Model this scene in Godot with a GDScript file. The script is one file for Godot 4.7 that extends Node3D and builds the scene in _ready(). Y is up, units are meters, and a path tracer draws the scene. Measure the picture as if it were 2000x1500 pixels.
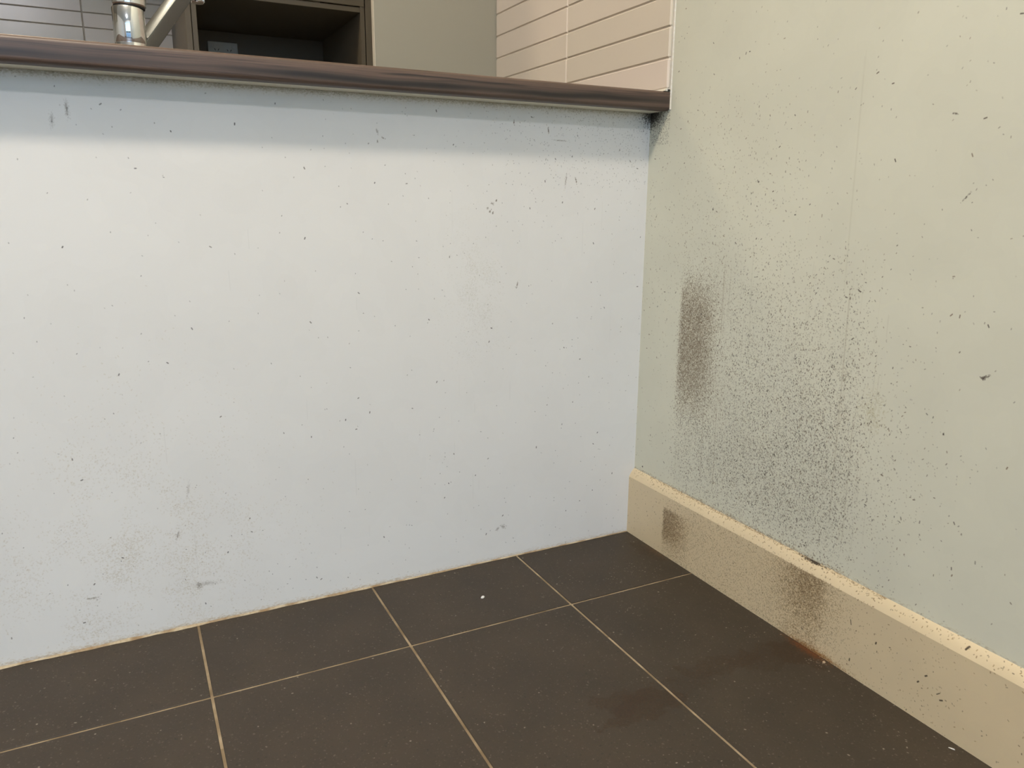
extends Node3D
# A stained corner below a breakfast bar: half wall, side wall with mould, skirting, tiled floor and the kitchen beyond.
# World: the corner of half wall (z = 0), side wall (x = 0) and floor (y = 0) is the origin; the room lies at x < 0, z > 0, the kitchen at z < 0.

const BENCH_Y := 0.863      # underside of the bench top
const BENCH_T := 0.0335
const NOSE_Z := 0.060       # how far the bench top stands out
const CEIL := 2.62
const LEFT := -4.6
const REAR := 4.7
const BACK := -2.27
const CAB_Z := -1.67
const ROW := 0.0533         # wall tile module
var rng := RandomNumberGenerator.new()
var taken := {}

func _ready():
	rng.seed = 20240611
	view_and_light()
	make_materials()
	build_floor()
	build_walls()
	build_skirting()
	build_bench()
	build_wall_tiles()
	build_sealant()
	build_cabinet()
	build_panel()
	build_cupboards()
	build_outlet()
	build_tap()
	build_debris()

# ---------------------------------------------------------------- camera, sky, lamps
func view_and_light():
	var cam := Camera3D.new()
	cam.name = "camera"
	add_child(cam)
	cam.position = Vector3(-0.9371, 0.6933, 1.2720)
	cam.basis = Basis(Vector3.UP, -0.4674) * Basis(Vector3.RIGHT, -0.2316) * Basis(Vector3.BACK, 0.0072)
	cam.fov = 53.2
	cam.near = 0.02
	cam.far = 100.0
	cam.current = true
	var env := Environment.new()
	var sky := Sky.new()
	var sm := ProceduralSkyMaterial.new()
	sm.sky_top_color = Color(0.45, 0.66, 0.90)
	sm.sky_horizon_color = Color(0.72, 0.87, 0.98)
	sm.sky_curve = 0.3
	sm.ground_horizon_color = Color(0.62, 0.64, 0.64)
	sm.ground_bottom_color = Color(0.45, 0.45, 0.43)
	sm.sky_energy_multiplier = 1.8
	sm.ground_energy_multiplier = 0.7
	sky.sky_material = sm
	env.background_mode = Environment.BG_SKY
	env.sky = sky
	env.tonemap_mode = Environment.TONE_MAPPER_LINEAR
	env.tonemap_exposure = 1.03
	env.sdfgi_enabled = true
	env.ssao_enabled = true
	env.ssil_enabled = true
	var we := WorldEnvironment.new()
	we.name = "environment"
	we.environment = env
	add_child(we)
	# three round ceiling lamps: two in the room, one in the kitchen
	ceiling_lamp(Vector3(-1.30, CEIL, 1.10), Color(1.0, 0.945, 0.875), 3.55, "round ceiling lamp close to the breakfast bar", 1.35)
	ceiling_lamp(Vector3(-1.70, CEIL, 3.17), Color(0.97, 0.97, 1.0), 2.5, "round ceiling lamp close to the glass door", 1.0)
	ceiling_lamp(Vector3(-1.25, CEIL, -1.25), Color(1.0, 0.93, 0.82), 0.95, "round ceiling lamp over the kitchen aisle", 1.0)

func ceiling_lamp(at: Vector3, tint: Color, energy: float, label: String, size: float):
	var t := thing("ceiling_lamp", label, "lamp", at, "round ceiling lamps")
	var metal := StandardMaterial3D.new()
	metal.albedo_color = Color(0.85, 0.85, 0.84)
	metal.roughness = 0.4
	put("lamp_base", lathe([Vector2(0.0, 0.0), Vector2(0.150 * size, 0.0), Vector2(0.150 * size, -0.018), Vector2(0.138 * size, -0.022), Vector2(0.0, -0.022)], 40), metal, t)
	var glow := StandardMaterial3D.new()
	glow.albedo_color = Color(0.95, 0.94, 0.9)
	glow.emission_enabled = true
	glow.emission = tint
	glow.emission_energy_multiplier = 1.3
	var pr := []
	for i in 13:
		var a := PI / 2.0 * i / 12.0
		pr.append(Vector2(0.134 * size * cos(a), -0.022 - 0.075 * sin(a)))
	put("lamp_shade", lathe(pr, 40), glow, t)
	var l := OmniLight3D.new()
	l.name = "lamp_glow"
	l.light_color = tint
	l.light_energy = energy
	l.light_size = 0.11 * size
	l.omni_range = 14.0
	l.omni_attenuation = 2.0
	l.shadow_enabled = true
	l.position = Vector3(0, -0.06, 0)
	t.add_child(l)

# ---------------------------------------------------------------- naming
func numbered(called: String) -> String:
	var n: int = taken.get(called, 0)
	taken[called] = n + 1
	return called if n == 0 else "%s_%03d" % [called, n]

func thing(called: String, label: String, category: String, at := Vector3.ZERO, group := "") -> Node3D:
	var o := Node3D.new()
	o.name = numbered(called)
	add_child(o)
	o.position = at
	tag(o, label, category, group)
	return o

func tag(o: Node3D, label: String, category: String, group := ""):
	o.set_meta("label", label)
	o.set_meta("category", category)
	if group != "":
		o.set_meta("group", group)

func put(called: String, mesh: Mesh, mat: Material, parent: Node3D, at := Vector3.ZERO) -> MeshInstance3D:
	var o := MeshInstance3D.new()
	o.name = called
	o.mesh = mesh
	if mat != null:
		o.material_override = mat
	parent.add_child(o, true)
	o.position = at
	return o

func struct(called: String, mesh: Mesh, mat: Material, label: String, category: String) -> MeshInstance3D:
	var o := put(called, mesh, mat, self)
	o.set_meta("kind", "structure")
	o.set_meta("label", label)
	o.set_meta("category", category)
	return o

# ---------------------------------------------------------------- mesh helpers
func tri(st: SurfaceTool, a: Vector3, b: Vector3, c: Vector3, n: Vector3, ua := Vector2.ZERO, ub := Vector2.ZERO, uc := Vector2.ZERO):
	if (b - a).cross(c - a).dot(n) > 0.0:
		var s := b; b = c; c = s
		var us := ub; ub = uc; uc = us
	st.set_normal(n); st.set_uv(ua); st.add_vertex(a)
	st.set_normal(n); st.set_uv(ub); st.add_vertex(b)
	st.set_normal(n); st.set_uv(uc); st.add_vertex(c)

func quad(st: SurfaceTool, a: Vector3, b: Vector3, c: Vector3, d: Vector3, n: Vector3, uv = null):
	if uv != null:
		tri(st, a, b, c, n, uv.call(a), uv.call(b), uv.call(c))
		tri(st, a, c, d, n, uv.call(a), uv.call(c), uv.call(d))
	else:
		tri(st, a, b, c, n)
		tri(st, a, c, d, n)

func start() -> SurfaceTool:
	var st := SurfaceTool.new()
	st.begin(Mesh.PRIMITIVE_TRIANGLES)
	return st

# a box from lo to hi with chamfered edges
func add_box(st: SurfaceTool, lo: Vector3, hi: Vector3, c := 0.0, uv = null):
	var m := (lo + hi) / 2.0
	var h := (hi - lo) / 2.0
	var e := [Vector3.RIGHT, Vector3.UP, Vector3.BACK]
	var p := func(s: Array, face: int) -> Vector3:
		var v := m
		for k in 3:
			v[k] += s[k] * (h[k] if k == face else h[k] - c)
		return v
	for a in 3:
		var b := (a + 1) % 3
		var d := (a + 2) % 3
		for s in [-1, 1]:
			var q := []
			for w in [[-1, -1], [1, -1], [1, 1], [-1, 1]]:
				var g := [0, 0, 0]
				g[a] = s; g[b] = w[0]; g[d] = w[1]
				q.append(p.call(g, a))
			quad(st, q[0], q[1], q[2], q[3], e[a] * s, uv)
		if c > 0.0:
			for sa in [-1, 1]:
				for sb in [-1, 1]:
					var g0 := [0, 0, 0]
					g0[a] = sa; g0[b] = sb; g0[d] = -1
					var g1 := g0.duplicate()
					g1[d] = 1
					quad(st, p.call(g0, a), p.call(g1, a), p.call(g1, b), p.call(g0, b), (e[a] * sa + e[b] * sb).normalized(), uv)
	if c > 0.0:
		for sx in [-1, 1]:
			for sy in [-1, 1]:
				for sz in [-1, 1]:
					var g := [sx, sy, sz]
					tri(st, p.call(g, 0), p.call(g, 1), p.call(g, 2), Vector3(sx, sy, sz).normalized())

func box(lo: Vector3, hi: Vector3, c := 0.0, uv = null) -> ArrayMesh:
	var st := start()
	add_box(st, lo, hi, c, uv)
	return st.commit()

# sweep a closed outline (clockwise or not) from t0 to t1; place(p2, t) -> Vector3
func sweep(outline: Array, t0: float, t1: float, place: Callable, us := 1.0, vs := 1.0, steps := 1, crease := 0.6) -> ArrayMesh:
	var st := start()
	var n := outline.size()
	var area := 0.0
	for i in n:
		var a: Vector2 = outline[i]
		var b: Vector2 = outline[(i + 1) % n]
		area += a.cross(b)
	var sgn := 1.0 if area > 0.0 else -1.0
	var segn := []
	for i in n:
		var d: Vector2 = (outline[(i + 1) % n] - outline[i]).normalized()
		segn.append(Vector2(d.y, -d.x) * sgn)
	var o: Vector3 = place.call(Vector2.ZERO, 0.0)
	var ex: Vector3 = place.call(Vector2.RIGHT, 0.0) - o
	var ey: Vector3 = place.call(Vector2.DOWN, 0.0) - o
	var run := 0.0
	for i in n:
		var a: Vector2 = outline[i]
		var b: Vector2 = outline[(i + 1) % n]
		var ln := a.distance_to(b)
		var na: Vector2 = segn[i]
		var nb: Vector2 = segn[i]
		if segn[(i + n - 1) % n].dot(segn[i]) > crease:
			na = (segn[(i + n - 1) % n] + segn[i]).normalized()
		if segn[(i + 1) % n].dot(segn[i]) > crease:
			nb = (segn[(i + 1) % n] + segn[i]).normalized()
		var fa := ex * na.x + ey * na.y
		var fb := ex * nb.x + ey * nb.y
		var mid := fa + fb
		for k in steps:
			var ta := lerpf(t0, t1, float(k) / steps)
			var tb := lerpf(t0, t1, float(k + 1) / steps)
			var vv := [[place.call(a, ta), fa, Vector2(ta * us, run * vs)], [place.call(a, tb), fa, Vector2(tb * us, run * vs)], [place.call(b, tb), fb, Vector2(tb * us, (run + ln) * vs)], [place.call(b, ta), fb, Vector2(ta * us, (run + ln) * vs)]]
			var order := [0, 1, 2, 0, 2, 3]
			if (vv[1][0] - vv[0][0]).cross(vv[2][0] - vv[0][0]).dot(mid) > 0.0:
				order = [0, 2, 1, 0, 3, 2]
			for j in order:
				st.set_normal(vv[j][1]); st.set_uv(vv[j][2]); st.add_vertex(vv[j][0])
		run += ln
	var poly := PackedVector2Array(outline)
	var ids := Geometry2D.triangulate_polygon(poly)
	var along: Vector3 = (place.call(Vector2.ZERO, 1.0) - o).normalized() * signf(t1 - t0)
	for i in range(0, ids.size(), 3):
		for endp in [[t0, -along], [t1, along]]:
			tri(st, place.call(poly[ids[i]], endp[0]), place.call(poly[ids[i + 1]], endp[0]), place.call(poly[ids[i + 2]], endp[0]), endp[1], poly[ids[i]] * vs, poly[ids[i + 1]] * vs, poly[ids[i + 2]] * vs)
	return st.commit()

# turn an (r, y) profile round the y axis
func lathe(profile: Array, sides: int) -> ArrayMesh:
	var st := start()
	for i in profile.size() - 1:
		var a: Vector2 = profile[i]
		var b: Vector2 = profile[i + 1]
		var d := (b - a).normalized()
		var n2 := Vector2(d.y, -d.x)
		var n_a := n2
		var n_b := n2
		if i > 0:
			var dp: Vector2 = (a - profile[i - 1]).normalized()
			var np := Vector2(dp.y, -dp.x)
			if np.dot(n2) > 0.8: n_a = (np + n2).normalized()
		if i < profile.size() - 2:
			var dn: Vector2 = (profile[i + 2] - b).normalized()
			var nn := Vector2(dn.y, -dn.x)
			if nn.dot(n2) > 0.8: n_b = (nn + n2).normalized()
		# outward: away from the middle of the profile
		var c := Vector2(0.0, (profile[0].y + profile[profile.size() - 1].y) / 2.0)
		var flip := -1.0 if n2.dot((a + b) / 2.0 - c) < 0.0 else 1.0
		for k in sides:
			var t0 := TAU * k / sides
			var t1 := TAU * (k + 1) / sides
			var q := [[a, t0, n_a], [b, t0, n_b], [b, t1, n_b], [a, t1, n_a]]
			var v := []
			var nv := []
			for e in q:
				v.append(Vector3(e[0].x * cos(e[1]), e[0].y, e[0].x * sin(e[1])))
				nv.append(Vector3(e[2].x * cos(e[1]), e[2].y, e[2].x * sin(e[1])) * flip)
			var order := [0, 1, 2, 0, 2, 3]
			if (v[1] - v[0]).cross(v[2] - v[0]).dot(nv[0]) > 0.0 or (v[2] - v[0]).cross(v[3] - v[0]).dot(nv[0]) > 0.0:
				order = [0, 2, 1, 0, 3, 2]
			for j in order:
				st.set_normal(nv[j]); st.add_vertex(v[j])
	return st.commit()

# ---------------------------------------------------------------- surfaces
var M := {}
const WALL_W := 1.28      # metres of side wall that its stained texture covers, both ways
const HALF_W := 1.30
const HALF_H := 0.87
const FLOOR_W := 1.4825
const FLOOR_D := 0.8155
const SKIRT_L := 1.28
const SKIRT_P := 0.40

func plain(c: Color, rough := 0.6, metal := 0.0) -> StandardMaterial3D:
	var m := StandardMaterial3D.new()
	m.albedo_color = c
	m.roughness = rough
	m.metallic = metal
	return m

func textured(img: Image, rough: float) -> StandardMaterial3D:
	var m := StandardMaterial3D.new()
	m.albedo_texture = ImageTexture.create_from_image(img)
	m.roughness = rough
	return m

# an even ground colour with a faint mottling of its own
func ground(w: int, h: int, base: Color, spread: float, freq: float, sd: int) -> Image:
	var n := FastNoiseLite.new()
	n.seed = sd
	n.frequency = freq
	n.fractal_octaves = 4
	var sw := 512
	var sh := maxi(8, 512 * h / w)
	var img := Image.create(sw, sh, false, Image.FORMAT_RGB8)
	for y in sh:
		for x in sw:
			var k := 1.0 + spread * n.get_noise_2d(x, y)
			img.set_pixel(x, y, Color(base.r * k, base.g * k, base.b * k))
	img.resize(w, h, Image.INTERPOLATE_CUBIC)
	return img

func dab(img: Image, x: int, y: int, col: Color, a: float):
	if x < 0 or y < 0 or x >= img.get_width() or y >= img.get_height() or a <= 0.0:
		return
	img.set_pixel(x, y, img.get_pixel(x, y).lerp(col, minf(a, 1.0)))

# one fleck: a short stroke, w wide
func fleck(img: Image, x: float, y: float, ang: float, ln: float, w: float, col: Color, a: float):
	var dx := cos(ang)
	var dy := sin(ang)
	var r := int(ceil(ln / 2.0 + w))
	for j in range(-r, r + 1):
		for i in range(-r, r + 1):
			var px := floorf(x) + i
			var py := floorf(y) + j
			var ox := px + 0.5 - x
			var oy := py + 0.5 - y
			var t := clampf(ox * dx + oy * dy, -ln / 2.0, ln / 2.0)
			var d := Vector2(ox - t * dx, oy - t * dy).length()
			var f := clampf(w / 2.0 + 0.5 - d, 0.0, 1.0)
			if f > 0.0:
				dab(img, int(px), int(py), col, a * f)

# a rubbed mark: many faint grains along a line
func smear(img: Image, x: float, y: float, ang: float, ln: float, w: float, col: Color, a: float):
	for i in int(ln * w * 0.9) + 6:
		var t := rng.randfn(0.0, ln * 0.30)
		var o := rng.randfn(0.0, w * 0.40)
		fleck(img, x + cos(ang) * t - sin(ang) * o, y + sin(ang) * t + cos(ang) * o, ang + rng.randfn(0, 0.5), rng.randf_range(0.5, 2.0), 1.3, col, a * rng.randf_range(0.3, 1.0))

func gauss(x: float, c: float, s: float) -> float:
	return exp(-(x - c) * (x - c) / (2.0 * s * s))

func step_up(x: float, a: float, b: float) -> float:
	return smoothstep(a, b, x)

# how thick the mould grows on the side wall at (z, y)
func mould(z: float, y: float) -> float:
	var patch := step_up(z, 0.116, 0.134) * (1.0 - step_up(z, 0.165, 0.250)) * step_up(y, 0.24, 0.40) * (1.0 - step_up(y, 0.49, 0.60))
	var field := step_up(z, 0.10, 0.16) * (1.0 - step_up(z, 0.50, 0.57)) * step_up(y, 0.10, 0.22) * (1.0 - step_up(y, 0.36, 0.68))
	var low := gauss(z, 0.46, 0.085) * gauss(y, 0.31, 0.10)
	var low2 := gauss(z, 0.31, 0.09) * gauss(y, 0.22, 0.075)
	var up := gauss(z, 0.21, 0.12) * gauss(y, 0.62, 0.15)
	return 1.0 * patch + 0.17 * field + 0.15 * low + 0.11 * low2 + 0.03 * up

func side_wall_image() -> Image:
	var base := Color8(212, 212, 195)
	var img := ground(2048, 2048, base, 0.022, 0.012, 5)
	var s := 2048.0 / WALL_W
	var dark := [Color8(72, 62, 52), Color8(94, 82, 68), Color8(60, 54, 47), Color8(106, 90, 72), Color8(80, 76, 68)]
	# washed streaks where damp ran down
	for i in 150:
		var z := 0.12 + rng.randf() * 0.45
		var y := 0.18 + rng.randf() * 0.40
		fleck(img, z * s, 2048 - y * s, PI / 2 + rng.randf_range(-0.02, 0.02), rng.randf_range(30, 190), rng.randf_range(1.5, 3.5), Color8(128, 118, 100), rng.randf_range(0.03, 0.09))
	for st in [[0.502, 0.62, 0.17, 0.11], [0.53, 0.42, 0.17, 0.08], [0.235, 0.60, 0.45, 0.13], [0.205, 0.33, 0.18, 0.10], [0.24, 0.34, 0.17, 0.09], [0.485, 0.92, 0.55, 0.04]]:
		for k in 3:
			fleck(img, st[0] * s + k * 1.4, 2048 - (st[1] + st[2]) / 2.0 * s, PI / 2 - 0.02, (st[1] - st[2]) * s * rng.randf_range(0.7, 1.0), 2.0, Color8(128, 112, 92), st[3])
	# the mould itself: thousands of fine flecks
	var n := 0
	while n < 38000:
		var z := rng.randf() * 0.72
		var y := 0.12 + rng.randf() * 0.75
		if rng.randf() > mould(z, y):
			continue
		n += 1
		var in_patch := z < 0.26 and y > 0.30
		var ang := PI / 2 + rng.randfn(0.0, 0.7)
		var col: Color = dark[rng.randi() % 5]
		if in_patch:
			col = col.lerp(Color8(104, 84, 62), 0.6)
		var big := rng.randf() < (0.07 if in_patch else 0.14)
		fleck(img, z * s, 2048 - y * s, ang, rng.randf_range(1.5, 4.0) if big else rng.randf_range(0.5, 2.4), 1.8 if big else 1.3, col, rng.randf_range(0.45, 0.8) if big else rng.randf_range(0.16, 0.5))
	# the dense brown patch beside the corner, cut off sharply on its corner side
	n = 0
	while n < 8500:
		var z := 0.115 + rng.randf() * 0.16
		var y := 0.26 + rng.randf() * 0.36
		var p := step_up(z, 0.118, 0.131) * (1.0 - step_up(z, 0.175, 0.235)) * step_up(y, 0.30, 0.42) * (1.0 - step_up(y, 0.48, 0.575))
		if rng.randf() > p:
			continue
		n += 1
		fleck(img, z * s, 2048 - y * s, PI / 2 + rng.randfn(0.0, 0.7), rng.randf_range(0.5, 2.4), 1.4, Color8(108, 88, 66) if rng.randf() < 0.7 else Color8(84, 68, 50), rng.randf_range(0.12, 0.40))
	# scattered flecks all over the paint
	for i in 2600:
		var z := rng.randf() * 1.2
		var y := 0.13 + rng.randf() * 1.1
		var w := 0.20 + 0.8 * gauss(z, 0.25, 0.25) * gauss(y, 0.60, 0.30)
		if rng.randf() > w:
			continue
		var big := rng.randf() < 0.14
		fleck(img, z * s, 2048 - y * s, rng.randf() * PI if big else PI / 2 + rng.randfn(0, 0.8), rng.randf_range(2, 6) if big else rng.randf_range(1, 3), 2.3 if big else 1.7, dark[rng.randi() % 5], rng.randf_range(0.5, 0.85) if big else rng.randf_range(0.2, 0.55))
	# black mould in the corner under the bench top
	for i in 1500:
		var z := absf(rng.randfn(0.0, 0.018))
		var y := BENCH_Y - absf(rng.randfn(0.0, 0.013))
		if z > 0.062:
			continue
		fleck(img, z * s, 2048 - y * s, rng.randf() * PI, rng.randf_range(0.5, 2.0), 1.5, Color8(44, 40, 33), rng.randf_range(0.25, 0.7))
	for i in 330:
		var z := rng.randf() * 0.06
		var y := BENCH_Y - rng.randf() * 0.06
		fleck(img, z * s, 2048 - y * s, rng.randf() * PI, rng.randf_range(1.0, 2.5), 1.6, Color8(52, 46, 38), rng.randf_range(0.2, 0.6))
	# grime along the top edge of the skirting
	for i in 900:
		var z := rng.randf() * 0.9
		var y := 0.1435 + absf(rng.randfn(0.0, 0.0025))
		fleck(img, z * s, 2048 - y * s, rng.randfn(0.0, 0.4), rng.randf_range(1.5, 6.0), 1.5, Color8(120, 92, 58), rng.randf_range(0.12, 0.4) * (1.0 if z < 0.55 else 0.35))
	# single marks that stand out
	for m in [[0.711, 0.489, 14, 3.0, 2.7, 0.55], [0.708, 0.486, 8, 4.0, 0.4, 0.6], [0.625, 0.805, 9, 2.2, 0.15, 0.45], [0.655, 0.705, 22, 2.0, 2.3, 0.35], [0.028, 0.155, 4, 4.5, 1.5, 0.9], [0.668, 0.403, 2, 4.0, 0.0, 0.85], [0.195, 0.685, 6, 3.2, 1.4, 0.55], [0.30, 0.73, 7, 2.4, 0.2, 0.5], [0.515, 0.575, 7, 2.5, 0.6, 0.6]]:
		smear(img, m[0] * s, 2048 - m[1] * s, m[4], m[2], m[3], Color8(60, 52, 44), m[5])
	# a yellow-green smear
	for i in 260:
		fleck(img, (0.558 + rng.randfn(0, 0.012)) * s, 2048 - (0.405 + rng.randfn(0, 0.016)) * s, rng.randf() * PI, rng.randf_range(2, 6), 2.0, Color8(150, 138, 92), rng.randf_range(0.06, 0.2))
	return img

func half_wall_image() -> Image:
	var w := 2048
	var h := 1370
	var img := ground(w, h, Color8(227, 225, 220), 0.016, 0.010, 9)
	var s := w / HALF_W
	var dark := [Color8(70, 64, 58), Color8(92, 86, 78), Color8(58, 54, 50)]
	for i in 1250:
		var x := -1.3 + rng.randf() * 1.3
		var y := rng.randf() * 0.865
		var keep := 0.30 + 0.70 * gauss(x, 0.0, 0.40) * (0.35 + 0.65 * step_up(y, 0.45, 0.84)) + 0.35 * gauss(y, 0.02, 0.14)
		if rng.randf() > keep:
			continue
		var big := rng.randf() < 0.16
		fleck(img, (x + 1.3) * s, h - y * s, PI / 2 + rng.randfn(0.0, 0.7), rng.randf_range(1.5, 4.5) if big else rng.randf_range(0.8, 2.2), 2.4 if big else 1.7, dark[rng.randi() % 3], rng.randf_range(0.55, 0.85) if big else rng.randf_range(0.2, 0.55))
	# tiny flecks gathered in the corner and below the bench
	for i in 750:
		var x := -absf(rng.randfn(0.0, 0.18))
		var y := BENCH_Y - absf(rng.randfn(0.0, 0.09))
		fleck(img, (x + 1.3) * s, h - y * s, PI / 2 + rng.randfn(0.0, 0.8), rng.randf_range(0.8, 2.4), 1.5, dark[rng.randi() % 3], rng.randf_range(0.10, 0.40))
	for i in 260:
		var x := -absf(rng.randfn(0.0, 0.010))
		var y := BENCH_Y - absf(rng.randfn(0.0, 0.012))
		fleck(img, (x + 1.3) * s, h - y * s, rng.randf() * PI, rng.randf_range(1.0, 2.6), 1.6, Color8(44, 40, 34), rng.randf_range(0.2, 0.65))
	# tan grime clinging along the joint below the bench top
	for i in 16000:
		var x := -1.3 + rng.randf() * 1.3
		var y := BENCH_Y - absf(rng.randfn(0.0, 0.0038))
		fleck(img, (x + 1.3) * s, h - y * s, rng.randfn(0.0, 0.5), rng.randf_range(0.8, 3.0), 1.5, Color8(138, 130, 98) if rng.randf() < 0.88 else Color8(128, 98, 66), rng.randf_range(0.04, 0.15))
	# brown grime just above the floor, thickest at the far end from the corner
	for i in 5200:
		var x := -1.3 + rng.randf() * 1.3
		var y := absf(rng.randfn(0.0, 0.0035)) + 0.001
		fleck(img, (x + 1.3) * s, h - y * s, rng.randfn(0.0, 0.3), rng.randf_range(2, 8), 1.6, Color8(176, 150, 112), rng.randf_range(0.05, 0.22) * (1.0 if x < -0.5 else 0.45))
	# a dusty scuffed area low on the wall: fine tan grains in clumps
	var cl := FastNoiseLite.new()
	cl.seed = 77
	cl.frequency = 9.0
	cl.fractal_octaves = 3
	for i in 26000:
		var x := -0.96 + rng.randfn(0.0, 0.105)
		var y := 0.11 + rng.randfn(0.0, 0.12)
		if y < 0.0 or rng.randf() > 0.30 + 0.9 * cl.get_noise_2d(x, y):
			continue
		fleck(img, (x + 1.3) * s, h - y * s, rng.randf() * PI, rng.randf_range(1.0, 3.5), 1.8, Color8(172, 156, 126), rng.randf_range(0.06, 0.22))
	for i in 5000:
		var x := -0.372 + rng.randfn(0.0, 0.030)
		var y := 0.535 + rng.randfn(0.0, 0.060)
		if rng.randf() > 0.35 + 0.9 * cl.get_noise_2d(x * 2.0, y):
			continue
		fleck(img, (x + 1.3) * s, h - y * s, rng.randf() * PI, rng.randf_range(1.0, 3.0), 1.5, Color8(170, 164, 140), rng.randf_range(0.05, 0.16))
	# smears and scuffs
	for m in [[-0.985, 0.815, 34, 5.0, 1.55, 0.20], [-1.005, 0.80, 30, 6.0, 1.7, 0.10], [-0.545, 0.805, 12, 3.0, 1.3, 0.26], [-0.536, 0.796, 10, 2.2, 0.6, 0.25], [-0.545, 0.79, 7, 2.2, 1.9, 0.3], [-0.337, 0.692, 8, 4.0, 0.5, 0.30], [-0.329, 0.697, 6, 2.2, 1.9, 0.75], [-0.342, 0.678, 7, 2.6, 1.9, 0.55], [-0.336, 0.676, 6, 2.2, 1.9, 0.55], [-0.346, 0.684, 5, 4.0, 0.0, 0.25], [-0.164, 0.735, 16, 2.4, 1.25, 0.50], [-0.186, 0.735, 40, 3.0, 1.7, 0.20], [-0.286, 0.545, 16, 2.4, 1.8, 0.45], [-0.313, 0.068, 16, 6.0, 0.6, 0.25], [-0.325, 0.066, 14, 5.0, 2.4, 0.22], [-0.90, 0.165, 22, 4.0, 1.9, 0.22], [-0.878, 0.24, 40, 4.0, 1.75, 0.08], [-0.875, 0.07, 18, 7.0, 1.4, 0.25], [-0.865, 0.072, 60, 9.0, 0.1, 0.10], [-1.03, 0.085, 26, 3.0, 0.05, 0.25], [-0.20, 0.805, 40, 2.0, 0.05, 0.22], [-0.295, 0.832, 10, 2.0, 1.5, 0.7], [-0.225, 0.822, 12, 2.2, 1.5, 0.75]]:
		smear(img, (m[0] + 1.3) * s, h - m[1] * s, m[4], m[2], m[3], Color8(104, 94, 80), m[5])
	# faint dried runs
	for i in 26:
		var x := -1.2 + rng.randf() * 1.15
		var y := 0.1 + rng.randf() * 0.6
		fleck(img, (x + 1.3) * s, h - y * s, PI / 2, rng.randf_range(20, 110), 2.0, Color8(170, 168, 160), rng.randf_range(0.03, 0.10))
	return img

func floor_image() -> Image:
	var w := 2048
	var h := 1127
	var img := ground(w, h, Color8(58, 49, 38), 0.10, 0.02, 21)
	var s := w / FLOOR_W
	# flakes of stone in the tile body
	for i in 46000:
		var x := rng.randf() * w
		var y := rng.randf() * h
		var k := rng.randf()
		var col := Color8(98, 90, 77)
		if k < 0.42: col = Color8(40, 35, 28)
		elif k > 0.93: col = Color8(160, 153, 138)
		var big := rng.randf() < 0.07
		fleck(img, x, y, rng.randf() * PI, rng.randf_range(0.0, 2.2) if big else rng.randf_range(0.0, 1.2), rng.randf_range(2.0, 3.4) if big else rng.randf_range(1.0, 1.9), col, rng.randf_range(0.55, 0.9) if big else rng.randf_range(0.25, 0.7))
	# the rusty stain by the skirting and the trail and blot that run out of it
	var rust := [Color8(54, 37, 21), Color8(66, 44, 23), Color8(42, 32, 22)]
	var spots := [[-0.040, 0.505, 0.022, 0.030, 2600], [-0.085, 0.495, 0.045, 0.022, 2000], [-0.175, 0.475, 0.055, 0.016, 2300], [-0.335, 0.505, 0.045, 0.020, 4200], [-0.365, 0.485, 0.030, 0.018, 2200], [-0.26, 0.49, 0.05, 0.018, 900], [-0.035, 0.100, 0.010, 0.032, 900]]
	var blot := FastNoiseLite.new()
	blot.seed = 51
	blot.frequency = 22.0
	blot.fractal_octaves = 4
	for sp in spots:
		for i in int(sp[4] * 5.0):
			var ux := rng.randf_range(-2.2, 2.2)
			var uz := rng.randf_range(-2.2, 2.2)
			var x: float = sp[0] + ux * sp[2]
			var z: float = sp[1] + uz * sp[3]
			if exp(-(ux * ux + uz * uz) / 2.0) + 0.55 * blot.get_noise_2d(x, z) < 0.40:
				continue
			fleck(img, (x + FLOOR_W) * s, z * s, rng.randf() * PI, rng.randf_range(1.0, 4.0), 1.8, rust[rng.randi() % 3], rng.randf_range(0.06, 0.26))
	# orange rust against the foot of the skirting
	for i in 1300:
		var z := 0.505 + rng.randfn(0.0, 0.022)
		var x := -0.014 - absf(rng.randfn(0.0, 0.006))
		fleck(img, (x + FLOOR_W) * s, z * s, rng.randf() * PI, rng.randf_range(1, 3), 1.8, Color8(104, 60, 26), rng.randf_range(0.1, 0.4))
	for i in 500:
		var z := 0.11 + rng.randfn(0.0, 0.02)
		var x := -0.014 - absf(rng.randfn(0.0, 0.007))
		fleck(img, (x + FLOOR_W) * s, z * s, rng.randf() * PI, rng.randf_range(1, 3), 1.8, Color8(104, 72, 42), rng.randf_range(0.08, 0.3))
	# pale crumbs of dust trodden into the surface near the skirting
	for c in [[-0.10, 0.16, 0.02, 26], [-0.16, 0.175, 0.018, 18], [-0.20, 0.27, 0.012, 16], [-0.055, 0.43, 0.02, 14], [-0.13, 0.40, 0.03, 10], [-0.03, 0.535, 0.008, 26], [-0.06, 0.70, 0.03, 20], [-0.24, 0.14, 0.012, 12]]:
		for i in c[3]:
			fleck(img, (c[0] + rng.randfn(0, c[2]) + FLOOR_W) * s, (c[1] + rng.randfn(0, c[2])) * s, rng.randf() * PI, rng.randf_range(0.5, 2.2), 1.5, Color8(190, 182, 164), rng.randf_range(0.35, 0.85))
	return img

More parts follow.
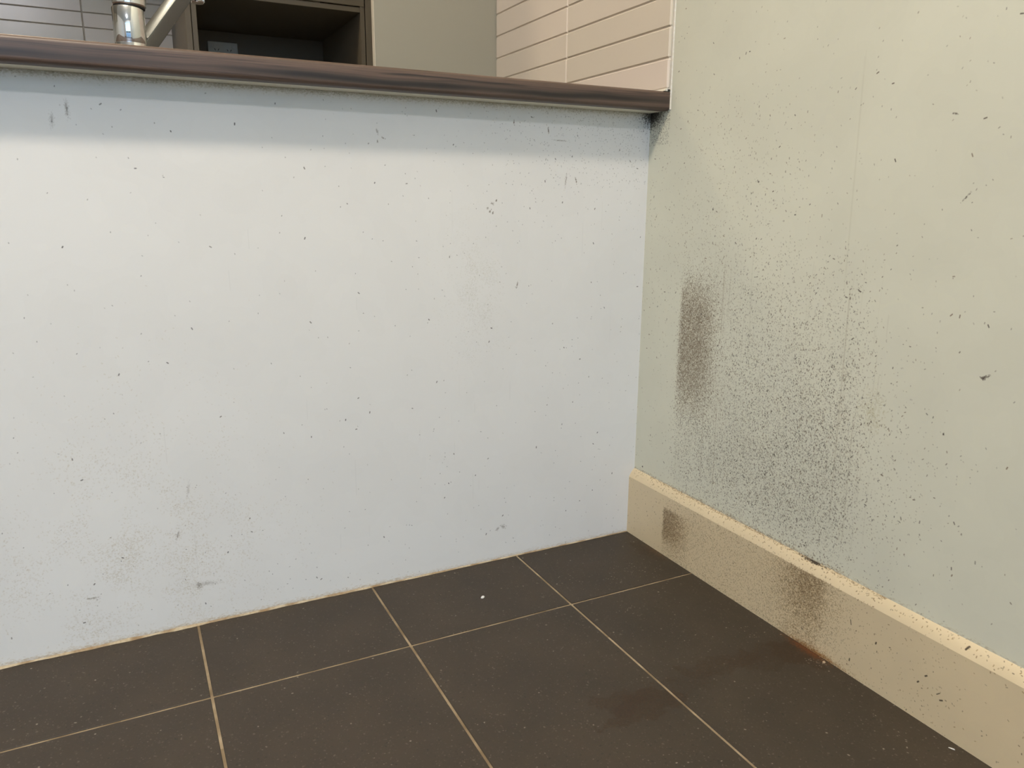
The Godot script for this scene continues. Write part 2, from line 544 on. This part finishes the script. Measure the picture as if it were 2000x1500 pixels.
func skirting_image() -> Image:
	# u runs along z, v round the outline: the foot, the face (0.013 .. 0.139), then the top
	var w := 2048
	var h := 640
	var img := ground(w, h, Color8(214, 197, 163), 0.018, 0.02, 33)
	var s := w / SKIRT_L
	var browns := [Color8(104, 78, 48), Color8(82, 63, 42), Color8(124, 96, 60), Color8(70, 58, 44)]
	var n := 0
	while n < 15000:
		var z := rng.randf() * 0.75
		var y := rng.randf() * 0.150
		var a := step_up(z, 0.117, 0.126) * (1.0 - step_up(z, 0.135, 0.215)) * step_up(y, 0.015, 0.06) * (1.0 - step_up(y, 0.095, 0.106))
		var b := gauss(z, 0.485, 0.038) * (0.45 + 0.55 * step_up(y, 0.03, 0.09)) * (1.0 - step_up(y, 0.122, 0.130))
		var f := step_up(z, 0.10, 0.18) * (1.0 - step_up(z, 0.47, 0.56)) * (1.0 - step_up(y, 0.122, 0.130))
		if rng.randf() > 0.95 * a + 0.70 * b + 0.13 * f + 0.008:
			continue
		n += 1
		fleck(img, z * s, (0.013 + y) * s, PI / 2 + rng.randfn(0.0, 0.8), rng.randf_range(0.5, 2.4), 1.35, browns[rng.randi() % 4], rng.randf_range(0.14, 0.48))
	# the two brown patches where something leant against the board
	n = 0
	while n < 5600:
		var first := rng.randf() < 0.52
		var z := 0.118 + rng.randf() * 0.11 if first else 0.40 + rng.randf() * 0.16
		var y := rng.randf() * 0.126
		var p := step_up(z, 0.119, 0.125) * (1.0 - step_up(z, 0.128, 0.215)) * (0.25 + 0.75 * step_up(y, 0.01, 0.06)) * (1.0 - step_up(y, 0.096, 0.105))
		if not first:
			p = step_up(z, 0.41, 0.50) * (1.0 - step_up(z, 0.512, 0.530)) * (0.35 + 0.65 * step_up(y, 0.02, 0.10))
		if rng.randf() > p:
			continue
		n += 1
		fleck(img, z * s, (0.013 + y) * s, PI / 2 + rng.randfn(0.0, 0.8), rng.randf_range(0.5, 2.4), 1.4, Color8(96, 70, 40), rng.randf_range(0.12, 0.40))
	# dark specks over everything, more of them on the sloping top
	for i in 900:
		var z := rng.randf() * 1.2
		var y := 0.132 + rng.randf() * 0.024 if rng.randf() < 0.62 else rng.randf() * 0.13
		fleck(img, z * s, (0.013 + y) * s, rng.randf() * PI, rng.randf_range(1, 3.4), 1.8, browns[rng.randi() % 4], rng.randf_range(0.25, 0.75))
	for i in 1900:
		var z := 0.06 + rng.randf() * 0.56
		var y := 0.1515 - absf(rng.randfn(0.0, 0.004))
		fleck(img, z * s, (0.013 + y) * s, rng.randfn(0, 0.5), rng.randf_range(1, 5), 1.6, browns[rng.randi() % 3], rng.randf_range(0.12, 0.5))
	for i in 130:
		fleck(img, (0.487 + rng.randfn(0, 0.010)) * s, (0.013 + 0.1460 + rng.randfn(0, 0.0016)) * s, rng.randfn(0, 0.4), rng.randf_range(1, 4), 2.0, Color8(46, 36, 26), rng.randf_range(0.3, 0.8))
	for i in 900:
		fleck(img, (0.52 + rng.randfn(0, 0.03)) * s, (0.013 + absf(rng.randfn(0, 0.004))) * s, rng.randf() * PI, rng.randf_range(1, 3), 1.6, Color8(122, 76, 34), rng.randf_range(0.1, 0.35))
	for m in [[0.745, 0.138, 9, 4.0, 1.2], [0.62, 0.075, 4, 3.4, 1.3], [0.70, 0.07, 5, 3.0, 0.7], [0.69, 0.055, 4, 3.0, 0.9], [0.72, 0.055, 9, 1.8, 0.8], [0.725, 0.048, 6, 3.0, 0.5], [0.58, 0.025, 6, 2.6, 1.5], [0.575, 0.085, 12, 1.8, 1.8]]:
		fleck(img, m[0] * s, (0.013 + m[1]) * s, m[4], m[2], m[3], Color8(56, 46, 34), 0.85)
	return img

func wood_image() -> Image:
	# grain runs along u; v covers 64 mm
	var w := 1024
	var h := 256
	var n := FastNoiseLite.new()
	n.seed = 4
	n.frequency = 0.012
	n.fractal_octaves = 3
	var f := FastNoiseLite.new()
	f.seed = 8
	f.frequency = 0.05
	f.fractal_octaves = 4
	var img := Image.create(w, h, false, Image.FORMAT_RGB8)
	var light := Color8(104, 84, 72)
	var mid := Color8(82, 66, 57)
	var deep := Color8(32, 27, 25)
	for y in h:
		for x in w:
			var yy := y + 10.0 * n.get_noise_2d(x * 0.5, y * 0.25)
			var g := n.get_noise_2d(x * 0.16, yy * 2.6)
			var fine := f.get_noise_2d(x * 0.22, yy * 5.0)
			var c := mid.lerp(light, clampf(0.55 + 0.8 * g, 0.0, 1.0))
			var band := absf(n.get_noise_2d(x * 0.10 + 300.0, yy * 1.3 + 90.0))
			c = c.lerp(deep, clampf(1.0 - band * 14.0, 0.0, 1.0) * 0.40)
			c = c.lerp(deep, clampf(fine * 0.35, 0.0, 0.18))
			# the broad dark vein of the pattern
			var vein := fposmod(yy + 14.0 * n.get_noise_2d(x * 0.35, 500.0) + 152.0, 256.0) - 128.0
			c = c.lerp(deep, exp(-vein * vein / 420.0) * clampf(0.75 + 0.9 * n.get_noise_2d(x * 0.3, 900.0), 0.0, 0.95))
			var thread := yy - 190.0 + 22.0 * n.get_noise_2d(x * 0.3, 1300.0)
			c = c.lerp(deep, exp(-thread * thread / 22.0) * clampf(0.3 + 2.0 * n.get_noise_2d(x * 0.4, 1700.0), 0.0, 0.8))
			img.set_pixel(x, y, c)
	return img

func noise_mat(a: Color, b: Color, freq: float, rough: float, sd: int, scale: float) -> StandardMaterial3D:
	var n := FastNoiseLite.new()
	n.seed = sd
	n.frequency = freq
	n.fractal_octaves = 4
	var img := Image.create(256, 256, false, Image.FORMAT_RGB8)
	for y in 256:
		for x in 256:
			img.set_pixel(x, y, a.lerp(b, clampf(0.5 + 0.9 * n.get_noise_2d(x, y), 0.0, 1.0)))
	var m := textured(img, rough)
	m.uv1_triplanar = true
	m.uv1_world_triplanar = true
	m.uv1_scale = Vector3.ONE * scale
	return m

func make_materials():
	M.side = textured(side_wall_image(), 0.55)
	M.side_plain = plain(Color8(212, 212, 195), 0.55)
	M.half = textured(half_wall_image(), 0.42)
	M.half_plain = plain(Color8(227, 225, 220), 0.42)
	M.tile_stained = textured(floor_image(), 0.58)
	M.tile_plain = noise_mat(Color8(55, 46, 36), Color8(62, 53, 41), 0.06, 0.58, 3, 3.0)
	M.grout = noise_mat(Color8(122, 104, 78), Color8(172, 154, 126), 0.02, 0.9, 6, 3.0)
	M.skirt = textured(skirting_image(), 0.38)
	M.wood = textured(wood_image(), 0.42)
	M.under = noise_mat(Color8(226, 220, 200), Color8(236, 232, 216), 0.05, 0.6, 12, 8.0)
	M.wall_tiles = []
	for k in 4:
		M.wall_tiles.append(plain(Color8(231 - 3 * k, 217 - 2 * k, 202 - 3 * k), 0.22))
	M.wall_grout = plain(Color8(226, 216, 200), 0.8)
	M.bead = noise_mat(Color8(232, 230, 222), Color8(214, 206, 186), 0.05, 0.4, 14, 10.0)
	M.foot_bead = noise_mat(Color8(206, 194, 168), Color8(140, 114, 82), 0.03, 0.85, 15, 5.0)
	M.cab = plain(Color8(116, 106, 90), 0.5)
	M.panel = plain(Color8(152, 148, 132), 0.45)
	M.panel_edge = plain(Color8(216, 208, 190), 0.5)
	M.white = plain(Color8(232, 231, 226), 0.5)
	M.ceiling = plain(Color8(236, 235, 230), 0.9)
	M.chrome = plain(Color(0.86, 0.87, 0.88), 0.05, 1.0)
	M.satin = plain(Color(0.42, 0.44, 0.45), 0.24, 1.0)
	M.rubber = plain(Color(0.02, 0.02, 0.02), 0.6)
	M.plastic = plain(Color8(222, 222, 216), 0.35)

# ---------------------------------------------------------------- the shell
func build_floor():
	var slab := struct("floor", box(Vector3(LEFT - 0.1, -0.12, BACK - 0.1), Vector3(0.1, -0.0014, REAR + 0.1)), M.grout, "floor of dark brown-grey square tiles with tan grout", "floor")
	var near := func(p: Vector3) -> Vector2: return Vector2((p.x + FLOOR_W) / FLOOR_W, p.z / FLOOR_D)
	var xs := [-0.0005]
	var x := -0.2825
	while x > LEFT:
		xs.append(x)
		x -= 0.3
	xs.append(LEFT)
	var zs := []
	var z := 0.2155
	while z > BACK + 0.6:
		z -= 0.6
	zs.append(BACK)
	if z > BACK: zs.append(z)
	z += 0.6
	while z < REAR:
		if z > 0.0 and zs[zs.size() - 1] < -0.001:
			zs.append(0.0)
		zs.append(z)
		z += 0.6
	zs.append(REAR)
	var rest := start()
	var g := 0.0020
	for i in xs.size() - 1:
		for j in zs.size() - 1:
			var gz0: float = g if zs[j] != 0.0 else 0.0015
			var lo := Vector3(xs[i + 1] + g, -0.010, zs[j] + gz0)
			var hi := Vector3(xs[i] - g, 0.0, zs[j + 1] - g)
			if zs[j] >= -0.001 and lo.x > -2.4 and hi.z < 2.1:
				var stained: bool = lo.x > -FLOOR_W - 0.01 and hi.z < FLOOR_D + 0.01
				put("tile", box(lo, hi, 0.0007, near if stained else null), M.tile_stained if stained else M.tile_plain, slab)
			else:
				add_box(rest, lo, hi, 0.0)
	var r := put("tiles", rest.commit(), M.tile_plain, slab)
	r.set_meta("kind", "stuff")

func two_part(near_mesh: ArrayMesh, near_mat: Material, far_mesh: ArrayMesh, far_mat: Material) -> ArrayMesh:
	var m := ArrayMesh.new()
	for e in [[near_mesh, near_mat], [far_mesh, far_mat]]:
		m.add_surface_from_arrays(Mesh.PRIMITIVE_TRIANGLES, e[0].surface_get_arrays(0))
		m.surface_set_material(m.get_surface_count() - 1, e[1])
	return m

func build_walls():
	# side wall: the stained stretch by the corner, then the rest
	var suv := func(p: Vector3) -> Vector2: return Vector2(p.z / WALL_W, 1.0 - p.y / WALL_W)
	var a := start()
	quad(a, Vector3(0, 0, 0), Vector3(0, 0, WALL_W), Vector3(0, WALL_W, WALL_W), Vector3(0, WALL_W, 0), Vector3.LEFT, suv)
	var b := start()
	quad(b, Vector3(0, 0, WALL_W), Vector3(0, 0, REAR), Vector3(0, WALL_W, REAR), Vector3(0, WALL_W, WALL_W), Vector3.LEFT)
	quad(b, Vector3(0, WALL_W, 0), Vector3(0, WALL_W, REAR), Vector3(0, CEIL, REAR), Vector3(0, CEIL, 0), Vector3.LEFT)
	quad(b, Vector3(0, 0, BACK), Vector3(0, 0, 0), Vector3(0, CEIL, 0), Vector3(0, CEIL, BACK), Vector3.LEFT)
	add_box(b, Vector3(0.0005, -0.1, BACK - 0.12), Vector3(0.12, CEIL + 0.1, REAR + 0.12))
	struct("wall_right", two_part(a.commit(), M.side, b.commit(), M.side_plain), null, "pale cream painted wall with brown mould specks", "wall")
	# half wall under the bench top
	var huv := func(p: Vector3) -> Vector2: return Vector2((p.x + HALF_W) / HALF_W, 1.0 - p.y / HALF_H)
	var c := start()
	quad(c, Vector3(-HALF_W, 0, 0), Vector3(0, 0, 0), Vector3(0, BENCH_Y, 0), Vector3(-HALF_W, BENCH_Y, 0), Vector3.BACK, huv)
	var d := start()
	quad(d, Vector3(-2.8, 0, 0), Vector3(-HALF_W, 0, 0), Vector3(-HALF_W, BENCH_Y, 0), Vector3(-2.8, BENCH_Y, 0), Vector3.BACK)
	add_box(d, Vector3(-2.8, 0.0, -0.09), Vector3(0.0, BENCH_Y, -0.0005))
	struct("wall_front", two_part(c.commit(), M.half, d.commit(), M.half_plain), null, "white half wall with grime specks below the brown bench top", "wall")
	struct("wall_left", box(Vector3(LEFT - 0.12, -0.1, BACK - 0.12), Vector3(LEFT, CEIL + 0.1, REAR + 0.12)), M.white, "plain white wall across from the mouldy wall", "wall")
	struct("wall_back", box(Vector3(LEFT, -0.1, BACK - 0.12), Vector3(0.0, CEIL + 0.1, BACK)), M.wall_grout, "kitchen wall with long beige tiles", "wall")
	struct("ceiling", box(Vector3(LEFT - 0.1, CEIL, BACK - 0.1), Vector3(0.1, CEIL + 0.12, REAR + 0.1)), M.ceiling, "flat white ceiling", "ceiling")
	# the lowered strip of ceiling between room and kitchen, above the bench
	struct("ceiling_bulkhead", box(Vector3(LEFT, 1.94, -0.14), Vector3(0.0, CEIL, 0.0), 0.002), M.ceiling, "white bulkhead hanging above the bench top", "ceiling")
	# rear wall with a glazed door to the garden
	var x0 := -3.5
	var x1 := -0.5
	var top := 2.42
	var st := start()
	add_box(st, Vector3(LEFT, -0.1, REAR), Vector3(x0, CEIL + 0.1, REAR + 0.12))
	add_box(st, Vector3(x1, -0.1, REAR), Vector3(0.0, CEIL + 0.1, REAR + 0.12))
	add_box(st, Vector3(x0, top, REAR), Vector3(x1, CEIL + 0.1, REAR + 0.12))
	struct("wall_rear", st.commit(), M.white, "white wall with a wide glazed door to the outside", "wall")
	var frame := plain(Color8(225, 225, 222), 0.4)
	var w := Node3D.new()
	w.name = "window_1"
	add_child(w)
	w.set_meta("kind", "structure")
	w.set_meta("label", "wide white framed sliding glass door")
	w.set_meta("category", "window")
	var f := start()
	add_box(f, Vector3(x0, top - 0.05, REAR + 0.02), Vector3(x1, top, REAR + 0.09), 0.002)
	add_box(f, Vector3(x0, 0.0, REAR + 0.02), Vector3(x1, 0.04, REAR + 0.09), 0.002)
	for k in 3:
		var cx := lerpf(x0 + 0.03, x1 - 0.03, k / 2.0)
		add_box(f, Vector3(cx - 0.03, 0.04, REAR + 0.02), Vector3(cx + 0.03, top - 0.05, REAR + 0.09), 0.002)
	put("window_frame", f.commit(), frame, w)
	var glass := plain(Color(0.97, 0.99, 0.98, 0.06), 0.02)
	glass.transparency = BaseMaterial3D.TRANSPARENCY_ALPHA
	for k in 2:
		var g0 := lerpf(x0 + 0.03, x1 - 0.03, k / 2.0) + 0.03
		put("pane", box(Vector3(g0, 0.04, REAR + 0.05), Vector3(g0 + (x1 - x0) / 2.0 - 0.09, top - 0.05, REAR + 0.056)), glass, w)
	struct("ground", box(Vector3(-14.0, -0.3, REAR + 0.125), Vector3(10.0, -0.13, REAR + 16.0)), plain(Color8(150, 146, 138), 0.9), "pale paving outside the glazed door", "ground")

func build_skirting():
	var o := [Vector2(0, 0), Vector2(-0.013, 0), Vector2(-0.013, 0.1262), Vector2(-0.0104, 0.1316), Vector2(-0.0070, 0.1366), Vector2(-0.0035, 0.1406), Vector2(0, 0.1434)]
	var m := sweep(o, 0.0003, REAR, func(p: Vector2, t: float) -> Vector3: return Vector3(p.x, p.y, t), 1.0 / SKIRT_L, 1.0 / SKIRT_P, 1, 0.93)
	struct("baseboard_right", m, M.skirt, "cream skirting board with sloping top and brown stains", "skirting")

func build_bench():
	# post-formed bench top: square behind, rounded nose
	var t := thing("bench_top", "dark walnut bench top with rounded nose over the half wall", "bench top", Vector3(-1.4, BENCH_Y, 0.0))
	var o := []
	var r1 := 0.0065
	var r2 := 0.007
	o.append(Vector2(-0.62, BENCH_T))
	for i in 9:
		var a := PI / 2 * (1.0 - i / 8.0)
		o.append(Vector2(NOSE_Z - r1 + r1 * cos(a), BENCH_T - r1 + r1 * sin(a)))
	for i in 7:
		var a := -PI / 2 * i / 6.0
		o.append(Vector2(NOSE_Z - r2 + r2 * cos(a), r2 + r2 * sin(a)))
	o.append(Vector2(NOSE_Z - 0.022, 0.0))
	o.append(Vector2(NOSE_Z - 0.022, 0.001))
	o.append(Vector2(-0.62, 0.001))
	var m := sweep(o, -1.45, 1.3985, func(p: Vector2, s: float) -> Vector3: return Vector3(s, p.y, p.x), 0.62, 1.0 / 0.064, 1, 0.75)
	put("top", m, M.wood, t)
	put("underside", box(Vector3(-1.45, 0.0002, -0.61), Vector3(1.3985, 0.0012, NOSE_Z - 0.0222)), M.under, t)

func build_wall_tiles():
	# long tiles laid in straight columns; joints are real gaps down to the grout bed
	var right: Node3D = get_node("wall_right")
	var bed := put("grout_bed", box(Vector3(-0.0076, 0.9, -0.671), Vector3(-0.0002, 0.9 + 15 * ROW - 0.003, 0.0585)), M.wall_grout, right)
	bed.set_meta("label", "pale grout between the beige tiles")
	var sm := {}
	var k := 0
	for c in [[-0.3055, 0.0600], [-0.6705, -0.3085]]:
		var ln: float = c[1] - c[0]
		var mesh := box(Vector3(-0.0035, -ROW / 2 + 0.0011, -ln / 2), Vector3(0.0035, ROW / 2 - 0.0011, ln / 2), 0.0019)
		for r in 15:
			put("tile", mesh, M.wall_tiles[(k * 7 + r * 3 + r / 2) % 4], right, Vector3(-0.0067, 0.9 + ROW * (r + 0.5) + 0.0005, (c[0] + c[1]) / 2.0))
		k += 1
	var back: Node3D = get_node("wall_back")
	var y0 := 1.331 - 8 * ROW
	var mesh2 := box(Vector3(-0.182, -ROW / 2 + 0.0011, -0.0035), Vector3(0.182, ROW / 2 - 0.0011, 0.0035), 0.0019)
	for r in 16:
		for c in 4:
			put("tile", mesh2, M.wall_tiles[(c * 5 + r * 3) % 4], back, Vector3(-0.983 - 0.367 * (c - 0.5), y0 + ROW * (r + 0.5), BACK + 0.0042))

func build_sealant():
	# old filler along the foot of the half wall, ragged and dirty
	var nz := FastNoiseLite.new()
	nz.seed = 31
	nz.frequency = 14.0
	var st := start()
	var n := 260
	var ring := func(i: int) -> Array:
		var x := -2.0 + 1.986 * i / n
		var fat := 0.45 + 0.55 * clampf((-x - 0.05) / 0.9, 0.0, 1.0)
		var hgt := (0.0026 + 0.0022 * nz.get_noise_1d(x)) * fat + 0.0004
		var dep := (0.0034 + 0.0032 * nz.get_noise_1d(x + 40.0)) * fat + 0.0004
		return [Vector3(x, hgt, 0.0002), Vector3(x, hgt * 0.45, dep * 0.55), Vector3(x, 0.0002, dep)]
	for i in n:
		var p: Array = ring.call(i)
		var q: Array = ring.call(i + 1)
		for k in 2:
			var nn: Vector3 = Vector3(0, p[k + 1].z - p[k].z, p[k].y - p[k + 1].y).normalized()
			quad(st, p[k], q[k], q[k + 1], p[k + 1], nn)
	struct("trim_1", st.commit(), M.foot_bead, "ragged tan filler line between half wall and floor tiles", "sealant")
	# white silicone up the end of the tiles and round the bench end
	var o := [Vector2(0, 0), Vector2(-0.0022, 0), Vector2(-0.0014, 0.0010), Vector2(-0.0005, 0.0017), Vector2(0, 0.0019)]
	var m := sweep(o, BENCH_Y + 0.0015, 0.9 + 15 * ROW, func(p: Vector2, t: float) -> Vector3: return Vector3(p.x - 0.0002, t, 0.0602 + p.y))
	struct("trim_2", m, M.bead, "thin white silicone line at the end of the beige tiles", "sealant")
	var o2 := [Vector2(0, 0), Vector2(-0.0075, 0), Vector2(-0.0050, 0.0030), Vector2(0, 0.0058)]
	var m2 := sweep(o2, -0.66, 0.0595, func(p: Vector2, t: float) -> Vector3: return Vector3(p.x - 0.0078, p.y + BENCH_Y + BENCH_T + 0.0001, t))
	struct("trim_3", m2, M.bead, "white silicone line between bench top and beige tiles", "sealant")

# ---------------------------------------------------------------- kitchen
func build_cabinet():
	var base := Vector3(-0.345, 0.0, CAB_Z)
	var t := thing("tall_cabinet", "tall taupe kitchen cabinet with an open appliance cavity", "cabinet", base)
	var b := func(x0, x1, y0, y1, z0, z1, c = 0.001) -> ArrayMesh: return box(Vector3(x0, y0, z0) - base, Vector3(x1, y1, z1) - base, c)
	var zb := BACK + 0.0085
	put("end_panel", b.call(-0.674, -0.6555, 0.0, 2.2, zb, CAB_Z + 0.004), M.cab, t)
	put("end_panel", b.call(-0.0610, -0.0010, 0.0, 2.2, zb, CAB_Z + 0.004), M.cab, t)
	put("side", b.call(-0.6535, -0.6370, 0.1, 2.2, zb, CAB_Z + 0.001), M.cab, t)
	put("side", b.call(-0.0800, -0.0640, 0.1, 2.2, zb, CAB_Z + 0.001), M.cab, t)
	put("shelf", b.call(-0.6365, -0.0805, 1.361, 1.378, zb, CAB_Z + 0.001), M.cab, t)
	put("shelf", b.call(-0.6365, -0.0805, 0.880, 0.896, zb, CAB_Z + 0.001), M.cab, t)
	put("back_board", b.call(-0.6365, -0.0805, 0.8965, 1.3605, zb, BACK + 0.022), M.cab, t)
	put("door", b.call(-0.6540, -0.0650, 1.3815, 2.19, CAB_Z + 0.0015, CAB_Z + 0.004), M.cab, t)
	put("drawer_front", b.call(-0.6540, -0.0650, 0.12, 0.877, CAB_Z + 0.0015, CAB_Z + 0.004), M.cab, t)

func build_panel():
	var t := thing("end_panel", "tall greyish upright board standing past the beige tiles", "panel", Vector3(-0.17, 0.0, -0.681))
	put("board", box(Vector3(-0.1660, 0.0, -0.009), Vector3(0.1690, 2.25, 0.009), 0.0006), M.panel, t)
	put("edge_strip", box(Vector3(-0.1675, 0.0, -0.009), Vector3(-0.1662, 2.25, 0.0092), 0.0004), M.panel_edge, t)

func build_cupboards():
	var t := thing("wall_cupboard", "taupe cupboards hung on the kitchen wall above the tiles", "cupboard", Vector3(-1.45, 1.52, BACK))
	put("body", box(Vector3(-0.77, 0.0, 0.0085), Vector3(0.773, 0.75, 0.33), 0.001), M.cab, t)
	for k in 3:
		put("door", box(Vector3(-0.768 + 0.514 * k, 0.002, 0.331), Vector3(-0.258 + 0.514 * k, 0.748, 0.349), 0.001), M.cab, t)

func build_outlet():
	var t := thing("power_outlet", "white double power outlet at the rear of the cabinet cavity", "outlet", Vector3(-0.489, 1.2835, BACK + 0.0222))
	put("face_plate", box(Vector3(-0.0575, -0.0365, 0.0), Vector3(0.0575, 0.0365, 0.009), 0.002), M.plastic, t)
	for s in [-1, 1]:
		put("switch", box(Vector3(s * 0.040 - 0.005, 0.012, 0.009), Vector3(s * 0.040 + 0.005, 0.026, 0.0125), 0.001), M.plastic, t)
		for q in [[-0.0065, 0.004, 0.5], [0.0065, 0.004, -0.5], [0.0, -0.010, 0.0]]:
			var p := put("pin_slot", box(Vector3(-0.001, -0.0042, 0.0), Vector3(0.001, 0.0042, 0.0004)), M.rubber, t, Vector3(s * 0.024 + q[0], q[1] + 0.002, 0.0092))
			p.rotation.z = q[2]

func build_tap():
	var at := Vector3(-0.8925, BENCH_Y + BENCH_T, -0.130)
	var t := thing("mixer_tap", "chrome mixer tap with slanting spout standing behind the bench edge", "tap", at)
	put("base_ring", lathe([Vector2(0.0, 0.0), Vector2(0.0255, 0.0), Vector2(0.0255, 0.004), Vector2(0.024, 0.0055), Vector2(0.0, 0.0055)], 48), M.chrome, t)
	put("body", lathe([Vector2(0.0, 0.0055), Vector2(0.0228, 0.0055), Vector2(0.0228, 0.030), Vector2(0.0224, 0.0308), Vector2(0.0224, 0.0316), Vector2(0.0228, 0.0324), Vector2(0.0228, 0.0812), Vector2(0.0218, 0.0828), Vector2(0.0, 0.0828)], 64), M.chrome, t)
	var seal := put("seal", lathe([Vector2(0.0, 0.0826), Vector2(0.0222, 0.0826), Vector2(0.0222, 0.0852), Vector2(0.0, 0.0852)], 64), M.rubber, t)
	seal.rotation.z = -0.03
	var cap := put("handle", lathe([Vector2(0.0, 0.0850), Vector2(0.0226, 0.0850), Vector2(0.0240, 0.0868), Vector2(0.0240, 0.108), Vector2(0.0232, 0.116), Vector2(0.020, 0.124), Vector2(0.012, 0.129), Vector2(0.0, 0.130)], 64), M.chrome, t)
	cap.rotation.z = -0.03
	# lever on top
	var lev := [Vector2(-0.007, -0.003), Vector2(0.007, -0.003), Vector2(0.009, 0.0), Vector2(0.007, 0.003), Vector2(-0.007, 0.003), Vector2(-0.009, 0.0)]
	put("lever", sweep(lev, 0.0, 0.085, func(p: Vector2, s: float) -> Vector3: return Vector3(-0.3 * s + p.x, 0.127 + 0.25 * s + p.y, -s)), M.chrome, t)
	# flat-sided spout rising from the foot of the body, with its outlet hanging at the tip
	var a := Vector3(0.013, 0.022, -0.004)
	var e := Vector3(0.1255, 0.186, -0.128)
	var d := (e - a).normalized()
	var side := d.cross(Vector3.UP).normalized()
	var up := side.cross(d).normalized()
	var o := []
	for q in [[0.0125, 0.0110], [-0.0125, 0.0110], [-0.0125, -0.0110], [0.0125, -0.0110]]:
		for i in 4:
			var base_ang := atan2(signf(q[1]), signf(q[0]))
			var ang := base_ang + lerpf(-PI / 4, PI / 4, i / 3.0)
			o.append(Vector2(q[0] - 0.0016 * signf(q[0]) + 0.0016 * cos(ang), q[1] - 0.0016 * signf(q[1]) + 0.0016 * sin(ang)))
	put("spout", sweep(o, 0.0, a.distance_to(e), func(p: Vector2, s: float) -> Vector3: return a + d * s + side * p.x + up * p.y, 1.0, 1.0, 1, 0.75), M.satin, t)
	var tip := put("outlet", lathe([Vector2(0.0, -0.062), Vector2(0.0095, -0.062), Vector2(0.0110, -0.060), Vector2(0.0110, -0.052), Vector2(0.0100, -0.051), Vector2(0.0100, 0.0), Vector2(0.0, 0.0)], 40), M.chrome, t, e + Vector3(-0.011, 0.004, 0.002))
	for k in 20:
		var ang := TAU * k / 20.0
		var rib := put("knurl", box(Vector3(-0.0006, -0.0595, 0.0108), Vector3(0.0006, -0.0525, 0.0116)), M.chrome, tip)
		rib.rotation.y = ang

# ---------------------------------------------------------------- crumbs on the floor
func flake(called: String, label: String, at: Vector3, sx: float, sz: float, hgt: float, turn: float, mat: Material):
	var st := start()
	var n := 9
	var top := []
	var low := []
	for i in n:
		var a := TAU * i / n
		var k := 0.75 + 0.35 * rng.randf()
		top.append(Vector3(cos(a) * sx * k * 0.8, hgt * (0.7 + 0.5 * rng.randf()), sin(a) * sz * k * 0.8))
		low.append(Vector3(cos(a) * sx * k, 0.0, sin(a) * sz * k))
	for i in n:
		var j := (i + 1) % n
		var m: Vector3 = (low[i] + low[j]).normalized()
		quad(st, low[i], low[j], top[j], top[i], (m + Vector3.UP * 0.4).normalized())
		tri(st, Vector3(0, hgt * 1.2, 0), top[i], top[j], Vector3.UP)
		tri(st, Vector3.ZERO, low[i], low[j], Vector3.DOWN)
	var o := MeshInstance3D.new()
	o.name = numbered(called)
	o.mesh = st.commit()
	o.material_override = mat
	add_child(o)
	o.position = at
	o.rotation.y = turn
	tag(o, label, "crumb")

func build_debris():
	flake("paint_flake", "small white flake lying alone on a dark floor tile", Vector3(-0.4144, 0.0001, 0.1256), 0.0052, 0.0030, 0.0016, 0.5, M.white)
	flake("splinter", "thin white sliver on the floor beside the clean skirting", Vector3(-0.0262, 0.0001, 0.7560), 0.0050, 0.0011, 0.0010, -1.15, M.white)
	var pale := plain(Color8(176, 156, 128), 0.9)
	flake("crumb", "pale crumb at the foot of the skirting by the rust stain", Vector3(-0.0205, 0.0001, 0.5420), 0.0034, 0.0026, 0.0015, 0.2, pale)
